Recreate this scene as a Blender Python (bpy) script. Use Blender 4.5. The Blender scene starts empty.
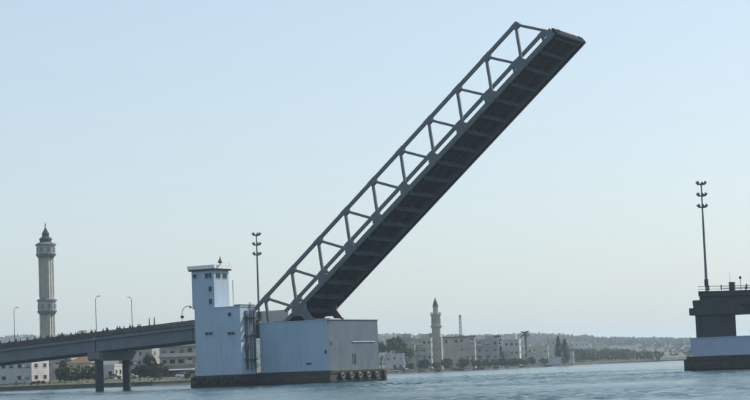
import bpy, bmesh, math, random
from mathutils import Vector, Matrix
R = math.radians
SC = bpy.context.scene
COL = SC.collection

# ------------------------------------------------------------------ camera
cam_d = bpy.data.cameras.new('camera'); cam = bpy.data.objects.new('camera', cam_d); COL.objects.link(cam)
PHI, PITCH, ROLL = 0.51919, 0.089747, 0.03727
fw = Vector((-math.sin(PHI)*math.cos(PITCH), math.cos(PHI)*math.cos(PITCH), math.sin(PITCH)))
r0 = Vector((math.cos(PHI), math.sin(PHI), 0)); u0 = r0.cross(fw)
rt = r0*math.cos(ROLL) - u0*math.sin(ROLL); up = r0*math.sin(ROLL) + u0*math.cos(ROLL)
m = Matrix((rt, up, -fw)).transposed().to_4x4(); m.translation = (190.3, -301.29, 2.365)
cam.matrix_world = m
cam_d.sensor_width = 36; cam_d.lens = 90.06; cam_d.clip_start = 1; cam_d.clip_end = 20000
SC.camera = cam

# ------------------------------------------------------------------ light
SUN = Vector((0.35, 0.642, 0.682)).normalized()
elev = math.asin(SUN.z); azim = math.atan2(SUN.x, SUN.y)
w = bpy.data.worlds.new('World'); SC.world = w; w.use_nodes = True
nt = w.node_tree; bg = nt.nodes['Background']
sky = nt.nodes.new('ShaderNodeTexSky'); sky.sky_type = 'NISHITA'; sky.sun_disc = False
sky.sun_elevation = elev; sky.sun_rotation = azim
sky.air_density = 1.1; sky.dust_density = 1.5; sky.ozone_density = 1.6; sky.altitude = 0
veil = nt.nodes.new('ShaderNodeMixRGB'); veil.inputs[0].default_value = .5      # even, thin high-level haze over the whole sky
nt.links.new(sky.outputs[0], veil.inputs[1]); veil.inputs[2].default_value = (4.05, 4.70, 5.20, 1)
nt.links.new(veil.outputs[0], bg.inputs[0]); bg.inputs[1].default_value = 0.075
sl = bpy.data.lights.new('sun', 'SUN'); sl.energy = 2.4; sl.angle = R(0.53); sl.color = (1, .90, .77)
so = bpy.data.objects.new('sun', sl); COL.objects.link(so)
so.rotation_euler = (-SUN).to_track_quat('-Z', 'Y').to_euler(); so.location = (100, 100, 200)
SC.view_settings.view_transform = 'Standard'; SC.view_settings.look = 'None'
SC.view_settings.exposure = 1.06; SC.view_settings.gamma = 1
SC.render.engine = 'CYCLES'
SC.cycles.max_bounces = 6; SC.cycles.volume_bounces = 1

# ------------------------------------------------------------------ materials
def mat(name, col, rough=.8, var=.15, scale=.6, stain=0., stain_col=(.10, .085, .065), metallic=0., bump=0., spec=.5, col2=None, stretch=(1, 1, 1), tide=False):
    M = bpy.data.materials.new(name); M.use_nodes = True
    n, l = M.node_tree.nodes, M.node_tree.links
    b = n['Principled BSDF']; b.inputs['Roughness'].default_value = rough; b.inputs['Metallic'].default_value = metallic
    b.inputs['Specular IOR Level'].default_value = spec
    g = n.new('ShaderNodeNewGeometry')
    mp = n.new('ShaderNodeMapping'); mp.inputs['Scale'].default_value = tuple(scale*s for s in stretch); l.new(g.outputs['Position'], mp.inputs[0])
    no = n.new('ShaderNodeTexNoise'); no.inputs['Scale'].default_value = 1; no.inputs['Detail'].default_value = 6; no.inputs['Roughness'].default_value = .6
    l.new(mp.outputs[0], no.inputs[0])
    rp = n.new('ShaderNodeValToRGB')
    a = tuple(c*(1-var) for c in col)+(1,); c2 = col2 if col2 else tuple(min(1, c*(1+var)) for c in col)
    rp.color_ramp.elements[0].position = .3; rp.color_ramp.elements[1].position = .7
    rp.color_ramp.elements[0].color = a; rp.color_ramp.elements[1].color = tuple(c2)+(1,)
    l.new(no.outputs[0], rp.inputs[0]); out = rp.outputs[0]
    if stain > 0:   # run-off streaks: narrow across, long down the wall
        mp2 = n.new('ShaderNodeMapping'); mp2.inputs['Scale'].default_value = (1.1, 1.1, .10); l.new(g.outputs['Position'], mp2.inputs[0])
        n2 = n.new('ShaderNodeTexNoise'); n2.inputs['Scale'].default_value = 1; n2.inputs['Detail'].default_value = 5; l.new(mp2.outputs[0], n2.inputs[0])
        r2 = n.new('ShaderNodeValToRGB'); r2.color_ramp.elements[0].position = .50; r2.color_ramp.elements[1].position = .78
        r2.color_ramp.elements[0].color = (0, 0, 0, 1); r2.color_ramp.elements[1].color = (stain,)*3+(1,)
        l.new(n2.outputs[0], r2.inputs[0])
        mx = n.new('ShaderNodeMixRGB'); l.new(r2.outputs[0], mx.inputs[0]); l.new(out, mx.inputs[1]); mx.inputs[2].default_value = stain_col+(1,)
        out = mx.outputs[0]
    if tide:        # weed and wet below a ragged line, dry and salt-stained above it
        sp_ = n.new('ShaderNodeSeparateXYZ'); l.new(g.outputs['Position'], sp_.inputs[0])
        n4 = n.new('ShaderNodeTexNoise'); n4.inputs['Scale'].default_value = 1.1; n4.inputs['Detail'].default_value = 5; l.new(g.outputs['Position'], n4.inputs[0])
        ad = n.new('ShaderNodeMath'); ad.operation = 'MULTIPLY_ADD'; l.new(n4.outputs[0], ad.inputs[0]); ad.inputs[1].default_value = 1.6; l.new(sp_.outputs[2], ad.inputs[2])
        r4 = n.new('ShaderNodeValToRGB'); r4.color_ramp.elements[0].position = .42; r4.color_ramp.elements[1].position = .60
        dv = n.new('ShaderNodeMath'); dv.operation = 'MULTIPLY'; l.new(ad.outputs[0], dv.inputs[0]); dv.inputs[1].default_value = .30; l.new(dv.outputs[0], r4.inputs[0])
        mx4 = n.new('ShaderNodeMixRGB'); l.new(r4.outputs[0], mx4.inputs[0]); mx4.inputs[1].default_value = (.010, .014, .010, 1); l.new(out, mx4.inputs[2]); out = mx4.outputs[0]
    l.new(out, b.inputs['Base Color'])
    if bump > 0:
        bn = n.new('ShaderNodeBump'); bn.inputs['Strength'].default_value = bump; bn.inputs['Distance'].default_value = .1
        n3 = n.new('ShaderNodeTexNoise'); n3.inputs['Scale'].default_value = 3; n3.inputs['Detail'].default_value = 4; l.new(g.outputs['Position'], n3.inputs[0])
        l.new(n3.outputs[0], bn.inputs['Height']); l.new(bn.outputs[0], b.inputs['Normal'])
    return M
M = {}
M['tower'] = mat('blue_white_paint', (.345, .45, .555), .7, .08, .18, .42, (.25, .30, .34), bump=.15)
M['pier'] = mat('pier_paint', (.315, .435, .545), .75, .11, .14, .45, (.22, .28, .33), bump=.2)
M['pier_grey'] = mat('pier_dark_grey', (.086, .126, .162), .85, .16, .3, .4, (.05, .054, .054), bump=.2)  # channel side of the pier, a darker grey than the front wall
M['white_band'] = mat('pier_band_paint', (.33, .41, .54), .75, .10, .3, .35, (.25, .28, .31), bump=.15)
M['plinth'] = mat('wet_fender_concrete', (.032, .036, .038), .7, .45, .7, .5, (.055, .06, .04), bump=.5, tide=True)
M['moss'] = mat('mossy_ledge', (.12, .125, .08), .9, .35, .8)
M['conc'] = mat('weathered_concrete', (.13, .155, .175), .85, .15, .3, .4, (.075, .082, .09), bump=.25)
M['conc_dark'] = mat('dark_concrete', (.034, .045, .052), .85, .2, .4, .3, (.015, .016, .016), bump=.25)  # darker concrete tone for columns, kerbs and the right-hand pier
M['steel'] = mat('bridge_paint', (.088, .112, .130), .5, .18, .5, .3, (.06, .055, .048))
M['steel_dark'] = mat('dark_steel_with_shade', (.004, .011, .024), .9, .25, .5, .3, (.006, .010, .016), spec=.15)  # shade under the span put into the steel colour; dark end beam shares it
M['steel_beam'] = mat('floor_beam_shade_tone', (.030, .048, .068), .75, .2, .5, .3, (.02, .026, .03), spec=.3)  # same steel, shade in the colour; paler so the ribs seem to catch light
M['galv'] = mat('galvanised_steel', (.12, .135, .145), .5, .12, 2, metallic=.2)
M['white'] = mat('white_paint', (.72, .72, .70), .6, .06, 1, .15, (.4, .38, .34))
M['rail'] = mat('railing_paint', (.03, .032, .036), .6, .2, 1)
M['asphalt'] = mat('asphalt', (.05, .05, .052), .9, .2, 1)
M['rubber'] = mat('tyre_rubber', (.022, .022, .023), .8, .3, 3)
M['tyre_pale'] = mat('pale_tyre_face', (.20, .195, .19), .8, .25, 3)
M['dark'] = mat('dark_opening', (.015, .017, .02), .7, .2, 1)
M['black'] = mat('black_paint', (.02, .021, .022), .5, .2, 1)
M['rust'] = mat('rusty_steel', (.085, .07, .062), .8, .4, 1.5)
M['lens'] = mat('floodlight_glass', (.30, .33, .36), .15, .1, 2)
M['tile'] = mat('orange_roof_tile', (.17, .105, .07), .85, .25, 1)
M['blue'] = mat('blue_paint', (.05, .10, .30), .5, .15, 1)
M['cloth'] = mat('dark_clothing', (.03, .032, .045), .9, .3, 5)
M['cloth2'] = mat('brown_clothing', (.08, .05, .04), .9, .3, 5)
M['skin'] = mat('skin', (.35, .20, .13), .6, .1, 8)
M['carwhite'] = mat('white_car_paint', (.70, .71, .72), .3, .03, 1)
M['cargrey'] = mat('silver_car_paint', (.28, .29, .31), .3, .05, 1)
M['w_white'] = mat('whitewashed_wall', (.46, .455, .44), .85, .14, .2, .4, (.28, .26, .23))
M['w_cream'] = mat('cream_wall', (.42, .39, .32), .85, .15, .3, .35, (.17, .155, .13))
M['w_pink'] = mat('pale_pink_wall', (.40, .34, .30), .85, .15, .3, .35, (.2, .17, .155))
M['w_grey'] = mat('grey_render_wall', (.31, .305, .295), .85, .16, .3, .35, (.12, .12, .125))
M['w_brown'] = mat('brownish_wall', (.235, .205, .175), .85, .18, .3, .35, (.10, .085, .075))
M['w_stone'] = mat('pale_limestone', (.34, .325, .27), .85, .16, .5, .3, (.13, .12, .10))
M['w_tall'] = mat('grey_minaret_render', (.34, .335, .30), .85, .14, .5, .3, (.10, .105, .105))
M['roofgrey'] = mat('flat_roof_felt', (.12, .11, .105), .9, .2, .5)
M['bark'] = mat('bark', (.07, .055, .042), .95, .3, 2)
M['frond'] = mat('palm_leaf', (.045, .062, .028), .7, .3, 1)
def leafmat(name, c, c2): return mat(name, c, .75, .35, .5, col2=c2, spec=.3)
M['leaf'] = leafmat('broadleaf_foliage', (.050, .075, .028), (.095, .115, .045))
M['leaf_dark'] = leafmat('evergreen_foliage', (.022, .036, .022), (.045, .062, .032))
M['leaf_light'] = leafmat('shrub_foliage', (.065, .085, .030), (.12, .13, .05))
M['grass'] = mat('dry_grass', (.042, .056, .028), .95, .35, .06, col2=(.10, .10, .058))
M['hill'] = mat('scrub_hillside', (.012, .024, .020), .95, .3, .012, col2=(.026, .038, .030))
M['quay'] = mat('quay_stone', (.10, .095, .08), .9, .3, .5, .4, (.03, .035, .03), bump=.4)
M['path'] = mat('promenade_paving', (.19, .18, .155), .9, .12, .3)

def glassmat():
    m_ = bpy.data.materials.new('window_glass'); m_.use_nodes = True
    n, l = m_.node_tree.nodes, m_.node_tree.links; b = n['Principled BSDF']
    no = n.new('ShaderNodeTexNoise'); no.inputs['Scale'].default_value = .8; g = n.new('ShaderNodeNewGeometry'); l.new(g.outputs['Position'], no.inputs[0])
    rp = n.new('ShaderNodeValToRGB'); rp.color_ramp.elements[0].color = (.010, .018, .030, 1); rp.color_ramp.elements[1].color = (.028, .042, .062, 1); l.new(no.outputs[0], rp.inputs[0])
    l.new(rp.outputs[0], b.inputs['Base Color']); b.inputs['Roughness'].default_value = .25; b.inputs['Specular IOR Level'].default_value = .25
    return m_
M['glass'] = glassmat()

def watermat():
    m_ = bpy.data.materials.new('choppy_channel_water'); m_.use_nodes = True
    n, l = m_.node_tree.nodes, m_.node_tree.links; b = n['Principled BSDF']
    g = n.new('ShaderNodeNewGeometry')
    def noise(sc, det, rot=0., rough=.55, dist=0.):
        mp = n.new('ShaderNodeMapping'); mp.inputs['Scale'].default_value = sc; mp.inputs['Rotation'].default_value = (0, 0, rot)
        l.new(g.outputs['Position'], mp.inputs[0])
        t = n.new('ShaderNodeTexNoise'); t.inputs['Scale'].default_value = 1; t.inputs['Detail'].default_value = det; t.inputs['Roughness'].default_value = rough
        t.inputs['Distortion'].default_value = dist
        l.new(mp.outputs[0], t.inputs[0]); return t.outputs[0]
    def math_(op, a, bb):
        k = n.new('ShaderNodeMath'); k.operation = op
        for i, v in enumerate((a, bb)):
            if isinstance(v, (int, float)): k.inputs[i].default_value = v
            else: l.new(v, k.inputs[i])
        return k.outputs[0]
    chop = noise((.45, .9, .5), 5, .35)
    swell = noise((.07, .16, .1), 3, .2)
    lanes = noise((.006, .022, .01), 4, -.25, .6, .6)       # wind lanes: smoother and rougher strips of water
    rp = n.new('ShaderNodeValToRGB'); rp.color_ramp.elements[0].position = .36; rp.color_ramp.elements[1].position = .66; l.new(lanes, rp.inputs[0])
    lane = rp.outputs[0]
    hgt = math_('ADD', math_('MULTIPLY', chop, .30), math_('MULTIPLY', swell, 1.1))
    bn = n.new('ShaderNodeBump'); bn.inputs['Distance'].default_value = 1.0
    l.new(math_('ADD', .30, math_('MULTIPLY', lane, .42)), bn.inputs['Strength'])
    l.new(hgt, bn.inputs['Height']); l.new(bn.outputs[0], b.inputs['Normal'])
    l.new(math_('ADD', .14, math_('MULTIPLY', lane, .12)), b.inputs['Roughness'])
    b.inputs['Base Color'].default_value = (.018, .066, .084, 1)
    b.inputs['IOR'].default_value = 1.33
    return m_
M['water'] = watermat()

# ------------------------------------------------------------------ mesh helpers
class MB:
    def __init__(s): s.v = []; s.f = []
    def add(s, vs, fs):
        o = len(s.v); s.v += [tuple(v) for v in vs]; s.f += [tuple(o+i for i in f) for f in fs]; return s
    def box(s, x0, x1, y0, y1, z0, z1):
        return s.add([(x0,y0,z0),(x1,y0,z0),(x1,y1,z0),(x0,y1,z0),(x0,y0,z1),(x1,y0,z1),(x1,y1,z1),(x0,y1,z1)],
                     [(3,2,1,0),(4,5,6,7),(0,1,5,4),(1,2,6,5),(2,3,7,6),(3,0,4,7)])
    def prism(s, poly, a, b, ax='y'):          # poly in the two other axes, extruded along ax
        n = len(poly)
        def P(p, t): return {'y': (p[0], t, p[1]), 'z': (p[0], p[1], t), 'x': (t, p[0], p[1])}[ax]
        vs = [P(p, a) for p in poly]+[P(p, b) for p in poly]
        return s.add(vs, [tuple(range(n))[::-1], tuple(range(n, 2*n))]+[(i, (i+1) % n, n+(i+1) % n, n+i) for i in range(n)])
    def beam(s, p, q, w, h):                    # rectangular bar from p to q
        p, q = Vector(p), Vector(q); d = (q-p).normalized()
        a = d.cross(Vector((0, 1, 0)))
        if a.length < .05: a = d.cross(Vector((1, 0, 0)))
        a.normalize(); b = d.cross(a).normalized()
        vs = [t+a*i*h/2+b*j*w/2 for t in (p, q) for i, j in ((-1,-1),(1,-1),(1,1),(-1,1))]
        return s.add(vs, [(0,1,2,3),(7,6,5,4),(0,4,5,1),(1,5,6,2),(2,6,7,3),(3,7,4,0)])
    def tube(s, pts, rad, seg=8):
        pts = [Vector(p) for p in pts]; rs = rad if isinstance(rad, (list, tuple)) else [rad]*len(pts)
        vs = []; n = len(pts)
        for i, p in enumerate(pts):
            d = (pts[min(i+1, n-1)]-pts[max(i-1, 0)]).normalized()
            a = d.cross(Vector((0, 1, .01))) if abs(d.y) < .9 else d.cross(Vector((1, 0, 0)))
            a.normalize(); b = d.cross(a)
            vs += [p+(a*math.cos(2*math.pi*k/seg)+b*math.sin(2*math.pi*k/seg))*rs[i] for k in range(seg)]
        fs = [(i*seg+k, i*seg+(k+1) % seg, (i+1)*seg+(k+1) % seg, (i+1)*seg+k) for i in range(n-1) for k in range(seg)]
        fs += [tuple(range(seg))[::-1], tuple(range((n-1)*seg, n*seg))]
        return s.add(vs, fs)
    def lathe(s, prof, seg=12, c=(0, 0, 0), rot=0.):   # prof [(r,z)...]
        vs = [(c[0]+r*math.cos(rot+2*math.pi*k/seg), c[1]+r*math.sin(rot+2*math.pi*k/seg), c[2]+z) for r, z in prof for k in range(seg)]
        n = len(prof)
        fs = [(i*seg+k, i*seg+(k+1) % seg, (i+1)*seg+(k+1) % seg, (i+1)*seg+k) for i in range(n-1) for k in range(seg)]
        fs += [tuple(range(seg))[::-1], tuple(range((n-1)*seg, n*seg))]
        return s.add(vs, fs)
    def torus(s, c, R_, r_, ax='x', seg=16, sec=8):
        vs = []
        for i in range(seg):
            t = 2*math.pi*i/seg
            for j in range(sec):
                u = 2*math.pi*j/sec; a = R_+r_*math.cos(u); h = r_*math.sin(u)
                p = (h, a*math.cos(t), a*math.sin(t)) if ax == 'x' else (a*math.cos(t), h, a*math.sin(t))
                vs.append((c[0]+p[0], c[1]+p[1], c[2]+p[2]))
        return s.add(vs, [(i*sec+j, ((i+1) % seg)*sec+j, ((i+1) % seg)*sec+(j+1) % sec, i*sec+(j+1) % sec) for i in range(seg) for j in range(sec)])
    def mesh(s, name, material, smooth=False):
        me = bpy.data.meshes.new(name); me.from_pydata(s.v, [], s.f)
        if smooth: me.polygons.foreach_set('use_smooth', [True]*len(me.polygons))
        b = bmesh.new(); b.from_mesh(me); bmesh.ops.recalc_face_normals(b, faces=b.faces); b.to_mesh(me); b.free()
        me.materials.append(M[material] if isinstance(material, str) else material); return me
    def build(s, name, material, parent=None, loc=(0, 0, 0), rz=0., smooth=False):
        return obj(name, s.mesh(name, material, smooth), parent, loc, rz)
def obj(name, me, parent=None, loc=(0, 0, 0), rz=0.):
    o = bpy.data.objects.new(name, me); COL.objects.link(o); o.parent = parent; o.location = loc
    if rz: o.rotation_euler = (0, 0, rz)
    return o
def tag(o, label=None, cat=None, group=None, kind=None):
    for k, v in (('label', label), ('category', cat), ('group', group), ('kind', kind)):
        if v: o[k] = v
    return o
def thing(name, label, cat, loc=(0, 0, 0), rz=0., group=None):
    return tag(obj(name, None, None, loc, rz), label, cat, group)
def box(name, material, parent, *b): return MB().box(*b).build(name, material, parent)
def copy_tree(o, parent=None):
    c = o.copy(); COL.objects.link(c); c.parent = parent
    for ch in list(o.children): copy_tree(ch, c)
    return c

# ------------------------------------------------------------------ setting: water, land, hill
import numpy as np
def water_mesh():
    def axis(lo, hi, step, far_lo, far_hi):
        mid = list(np.arange(lo, hi, step)); a, b = [], []; d = step; x = lo
        while x > far_lo: d *= 1.25; x -= d; a.append(max(x, far_lo))
        d = step; x = mid[-1]
        while x < far_hi: d *= 1.06 if d < 12 else 1.25; x += d; b.append(min(x, far_hi))
        return np.array(a[::-1]+mid+b)
    # finer where the channel lies open in front of the bridge; axes turned 30 degrees
    U = axis(-120, 110, .55, -9000, 9000); Vv = axis(110, 420, .6, -4000, 9000)
    uu, vv = np.meshgrid(U, Vv)
    c_, s_ = math.cos(PHI), math.sin(PHI)
    X = 190+uu*c_-vv*s_; Y = -301+uu*s_+vv*c_
    rg = np.random.RandomState(7); Z = np.zeros_like(X)
    for i_ in range(30):
        lam = 1.15*(2.9**(i_/29.)); ang = rg.normal(-.5, .55); kx, ky = math.cos(ang)*2*math.pi/lam, math.sin(ang)*2*math.pi/lam
        Z += .0095*lam**.75*np.sin(kx*X+ky*Y+rg.uniform(0, 6.28)+1.3*np.sin(X*.013*rg.uniform(.5, 1.5)+Y*.011))
    lane = .75+.35*np.sin(X*.021+Y*.030+1.5*np.sin(X*.017-Y*.008))+.25*np.sin(X*.052-Y*.071+2*np.sin(X*.02+Y*.013))
    fade = np.clip((175-np.abs(uu))/40, 0, 1)*np.clip((vv-95)/15, 0, 1)*np.clip((620-vv)/220, 0, 1)
    Z *= np.clip(lane, .25, 1.4)*fade
    nu, nv = len(U), len(Vv)
    co = np.stack([X, Y, Z], -1).reshape(-1, 3)
    idx = np.arange(nu*nv).reshape(nv, nu)
    q = np.stack([idx[:-1, :-1], idx[:-1, 1:], idx[1:, 1:], idx[1:, :-1]], -1).reshape(-1, 4)
    me = bpy.data.meshes.new('water'); me.vertices.add(len(co)); me.vertices.foreach_set('co', co.ravel())
    me.loops.add(q.size); me.loops.foreach_set('vertex_index', q.ravel().astype(np.int32))
    me.polygons.add(len(q)); me.polygons.foreach_set('loop_start', np.arange(0, q.size, 4, dtype=np.int32)); me.polygons.foreach_set('loop_total', np.full(len(q), 4, np.int32))
    me.update(calc_edges=True); me.validate(); me.polygons.foreach_set('use_smooth', [True]*len(me.polygons)); me.materials.append(M['water']); return me
tag(obj('water', water_mesh()), kind='structure')

SHORE = [(-3000,160),(-900,140),(-285,118),(-217,111),(-186,111),(-168,116),(-140,118),(-128,127),(-127,145),(-163,234),(-206,359),(-227,434),(-242,546),(-288,727),(-324,902),(-324,994),(-313,1047),(-259,1147),(-140,1307),(300,1700),(2500,2600)]
INL = Vector((-.75, .65))
def resample(pts, step):
    out = []
    for (a, b) in zip(pts, pts[1:]):
        n = max(1, min(120, int(math.hypot(b[0]-a[0], b[1]-a[1])/step)))
        out += [(a[0]+(b[0]-a[0])*i/n, a[1]+(b[1]-a[1])*i/n) for i in range(n)]
    return out+[pts[-1]]
rnd = random.Random(5)
shore = [(x+rnd.uniform(-.8, .8), y+rnd.uniform(-.8, .8)) for x, y in resample(SHORE, 7)]
PROF = [(0,1.15),(2,1.35),(7,1.75),(14,1.95),(60,2.6),(200,4),(700,9),(1700,12),(2900,15)]
def land_z(t):
    for (a, za), (b, zb) in zip(PROF, PROF[1:]):
        if t <= b: return za+(zb-za)*max(0, t-a)/(b-a)
    return PROF[-1][1]
def ground(x, y):
    for a, b in zip(SHORE, SHORE[1:]):
        ex, ey = b[0]-a[0], b[1]-a[1]
        den = ex*(-INL.y)+ey*INL.x
        if abs(den) < 1e-6: continue
        dx, dy = x-a[0], y-a[1]
        u = (dx*(-INL.y)+dy*INL.x)/den
        t = (ex*dy-ey*dx)/(ex*INL.y-ey*INL.x)
        if 0 <= u <= 1 and t >= 0: return land_z(t)
    return 1.5
mb = MB(); k = len(PROF)
for i, (x, y) in enumerate(shore):
    for t, z in PROF: mb.v.append((x+INL.x*t, y+INL.y*t, z+(rnd.uniform(-.12, .12) if 2 < t < 100 else 0)))
for i in range(len(shore)-1):
    for j in range(k-1): mb.f.append((i*k+j, (i+1)*k+j, (i+1)*k+j+1, i*k+j+1))
tag(mb.build('ground', 'grass'), kind='structure')
mb = MB()     # quay wall facing the channel, with a coping
for i in range(len(shore)-1):
    (x, y), (x2, y2) = shore[i], shore[i+1]
    if not (-700 < x < 400): continue
    mb.add([(x,y,-.9),(x2,y2,-.9),(x2,y2,1.15),(x,y,1.15)], [(0,1,2,3)])
    mb.add([(x+.25,y-.25,1.0),(x2+.25,y2-.25,1.0),(x2+.25,y2-.25,1.22),(x+.25,y-.25,1.22),(x-.6,y+.5,1.22),(x2-.6,y2+.5,1.22)], [(0,1,2,3),(3,2,5,4)])
tag(mb.build('quay_wall', 'quay'), 'low dark stone quay wall along the far shore', 'wall')
mb = MB()     # pale waterfront path
for i in range(len(shore)-1):
    (x, y), (x2, y2) = shore[i], shore[i+1]
    if not (-400 < x < 0): continue
    q = [(a[0]+INL.x*t, a[1]+INL.y*t, land_z(t)+.2) for a, t in ((shore[i], 9), (shore[i+1], 9), (shore[i+1], 12.5), (shore[i], 12.5))]
    mb.add(q, [(0,1,2,3)])
tag(mb.build('path', 'path'), kind='structure')

RIDGE = [(-4269, 1873, 100), (-3511, 2306, 100), (-2943, 2630, 100), (-2565, 2847, 100), (-2129, 2981, 92), (-1772, 3127, 70), (-1568, 3186, 59), (-1439, 3202, 56), (-1386, 3232, 51), (-1333, 3263, 44), (-1299, 3397, 41), (-1244, 3544, 36), (-1146, 3715, 32), (-819, 4075, 31), (64, 4810, 16)]
rid = []
for a, b in zip(RIDGE, RIDGE[1:]):
    n = max(1, int(math.hypot(b[0]-a[0], b[1]-a[1])/14)); rid += [tuple(a[j]+(b[j]-a[j])*i/n for j in range(3)) for i in range(n)]
mb = MB(); OFF = [(-1500,.0),(-1150,.25),(-850,.42),(-560,.62),(-300,.80),(-120,.95),(0,1.0),(200,.9),(700,.4),(1100,0)]
vd = Vector((-.5, .87)); k = len(OFF)
from mathutils import noise as mnoise
for x, y, z in rid:
    for t, fz in OFF:
        px, py = x+vd.x*t, y+vd.y*t
        nz = mnoise.fractal(Vector((px*.003, py*.003, 0)), 1, 2, 4)*7*(fz+.1)+mnoise.noise(Vector((px*.025, py*.025, 3)))*2.5*fz
        mb.v.append((px, py, max(9+(z-9)*fz+nz, 4.)))
for i in range(len(rid)-1):
    for j in range(k-1): mb.f.append((i*k+j, (i+1)*k+j, (i+1)*k+j+1, i*k+j+1))
tag(mb.build('hill', 'hill', smooth=True), kind='structure')

# ------------------------------------------------------------------ piers and tower
def window(parent, mat_frame, c, w_, h_, face, depth=.10, name='window', mull=1, label=None):
    """frame proud of the wall with a darker pane set back in it; face '-y' or '+x' ; c centre on the wall plane"""
    fr = MB(); t = min(.14, w_*.14)
    def bx(a0, a1, z0, z1, d0, d1, mb_):
        if face == '-y': mb_.box(a0, a1, -d1, -d0, z0, z1)
        else: mb_.box(d0, d1, a0, a1, z0, z1)
    bx(-w_/2, w_/2, -h_/2-t, -h_/2, -.05, depth+.01, fr); bx(-w_/2, w_/2, h_/2, h_/2+t, -.05, depth, fr)
    bx(-w_/2-t, -w_/2, -h_/2-t, h_/2+t, -.05, depth, fr); bx(w_/2, w_/2+t, -h_/2-t, h_/2+t, -.05, depth, fr)
    for i in range(1, mull):
        a = -w_/2+w_*i/mull; bx(a-.04, a+.04, -h_/2, h_/2, -.02, depth-.02, fr)
    o = fr.build(name, mat_frame, parent, c)
    pn = MB(); bx(-w_/2, w_/2, -h_/2, h_/2, -.03, .02, pn); pn.build('pane', 'glass', o)
    return o

# bascule pier: hollow pit of four walls on a dark fender plinth
bp = thing('bascule_pier', 'pale blue-grey concrete pier block under the foot of the raised bridge span', 'bridge pier')
X0, X1, Y0, Y1, ZB, ZT = -7.86, 7.35, -.84, 18.0, 2.35, 11.8
f = MB().box(X0, X1, Y0, Y0+.7, ZB, ZT); f.build('front_wall', 'pier', bp)
MB().box(X1, X1+.02, Y0+.004, Y0+.72, ZB, ZT-.003).build('corner_facing', 'pier_grey', bp)  # thin sheet carrying the channel-side grey over the front wall's end
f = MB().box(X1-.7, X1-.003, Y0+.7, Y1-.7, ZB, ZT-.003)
o = f.build('channel_wall', 'pier_grey', bp); tag(o, 'dark grey concrete wall facing the channel')
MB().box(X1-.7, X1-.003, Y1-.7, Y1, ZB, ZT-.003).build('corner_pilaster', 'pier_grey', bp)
MB().box(X0, X1-.7, Y1-.7, Y1-.003, ZB, ZT-.006).build('rear_wall', 'pier', bp)
MB().box(X0+.003, X0+.7, Y0+.7, Y1-.7, ZB, ZT-.4).build('approach_wall', 'pier', bp)
box('pit_floor', 'conc_dark', bp, X0+.7, X1-.7, Y0+.7, Y1-.7, ZB-.2, ZB+.6)
# coping, ledge, vertical joints
MB().box(X0-.06, X1+.08, Y0-.08, Y0+.74, ZT, ZT+.16).build('coping', 'pier', bp)
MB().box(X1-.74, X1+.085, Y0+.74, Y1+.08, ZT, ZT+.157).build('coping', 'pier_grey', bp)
MB().box(X1, X1+.12, 8.0, 16.6, 7.60, 7.82).build('ledge', 'white_band', bp)
MB().box(X1-.02, X1+.05, 8.2, 9.15, 3.55, 5.45).build('door', 'dark', bp)
MB().box(X1, X1+.09, 8.05, 8.2, 3.5, 5.6).box(X1, X1+.09, 9.15, 9.3, 3.5, 5.6).box(X1, X1+.088, 8.2, 9.15, 5.45, 5.6).build('door_frame', 'conc', bp)
for (x, z, ww, hh) in ((3.0, 3.8, 1.1, .35), (6.75, 5.9, .38, .7)):
    MB().box(x-ww/2, x+ww/2, Y0-.03, Y0+.05, z-hh/2, z+hh/2).build('vent', 'dark', bp)
MB().box(X1-.02, X1+.04, .0, .45, 7.1, 7.8).build('vent', 'dark', bp)
# plinth
MB().box(-8.55, 7.95, -1.45, 18.7, -1.2, 2.28).build('plinth', 'plinth', bp)
MB().box(-8.45, 8.02, -1.52, -.86, 2.28, 2.42).build('plinth_ledge', 'plinth', bp)
MB().box(7.36, 8.04, -.85, 18.75, 2.28, 2.44).build('plinth_ledge', 'moss', bp)
MB().box(7.95, 8.45, 18.2, 19.0, -.8, 2.1).build('fender_post', 'plinth', bp)
# rubbing timbers + tyre fenders
for z in (.45, 2.0): MB().box(7.95, 8.12, -1.3, 18.6, z-.11, z+.11).build('rubbing_timber', 'black', bp)
for z in (.5, 1.95): MB().box(-8.5, 7.9, -1.62, -1.45, z-.11, z+.11).build('rubbing_timber', 'black', bp)
tyre = MB().torus((0, 0, 0), .55, .26, 'x').mesh('tyre', 'rubber', True)
hub = MB().torus((.10, .05, .10), .40, .12, 'x').mesh('tyre_pale_face', 'tyre_pale', True)  # paler ring on the channel-side tyres, set a little high
tyre_y = MB().torus((0, 0, 0), .60, .27, 'y').mesh('tyre', 'rubber', True)
def hung_tyre(loc, ax, label, group):
    t = thing('tyre_fender', label, 'tyre', (loc[0], loc[1], loc[2]), 0, group)
    obj('tyre', tyre if ax == 'x' else tyre_y, t)
    if ax == 'x': obj('pale_face', hub, t, (.10, 0, 0))
    MB().tube([(0, 0, .55), (-.05 if ax == 'x' else 0, 0 if ax == 'x' else .05, 1.25)], .035, 5).build('chain', 'rust', t)
    return t
for i, y in enumerate((2.2, 5.4, 8.6, 11.8, 15.0)):
    hung_tyre((8.30, y, 1.25), 'x', ('tyre fender with pale face, nearest the corner of the bascule pier', 'pale-faced tyre fender, second from the front corner of the bascule pier', 'pale-faced tyre fender, middle of five on the channel wall of the bascule pier', 'pale-faced tyre fender, fourth from the front corner of the bascule pier', 'pale-faced tyre fender farthest back on the channel wall of the bascule pier')[i], 'tyre fenders on the channel side')

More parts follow.
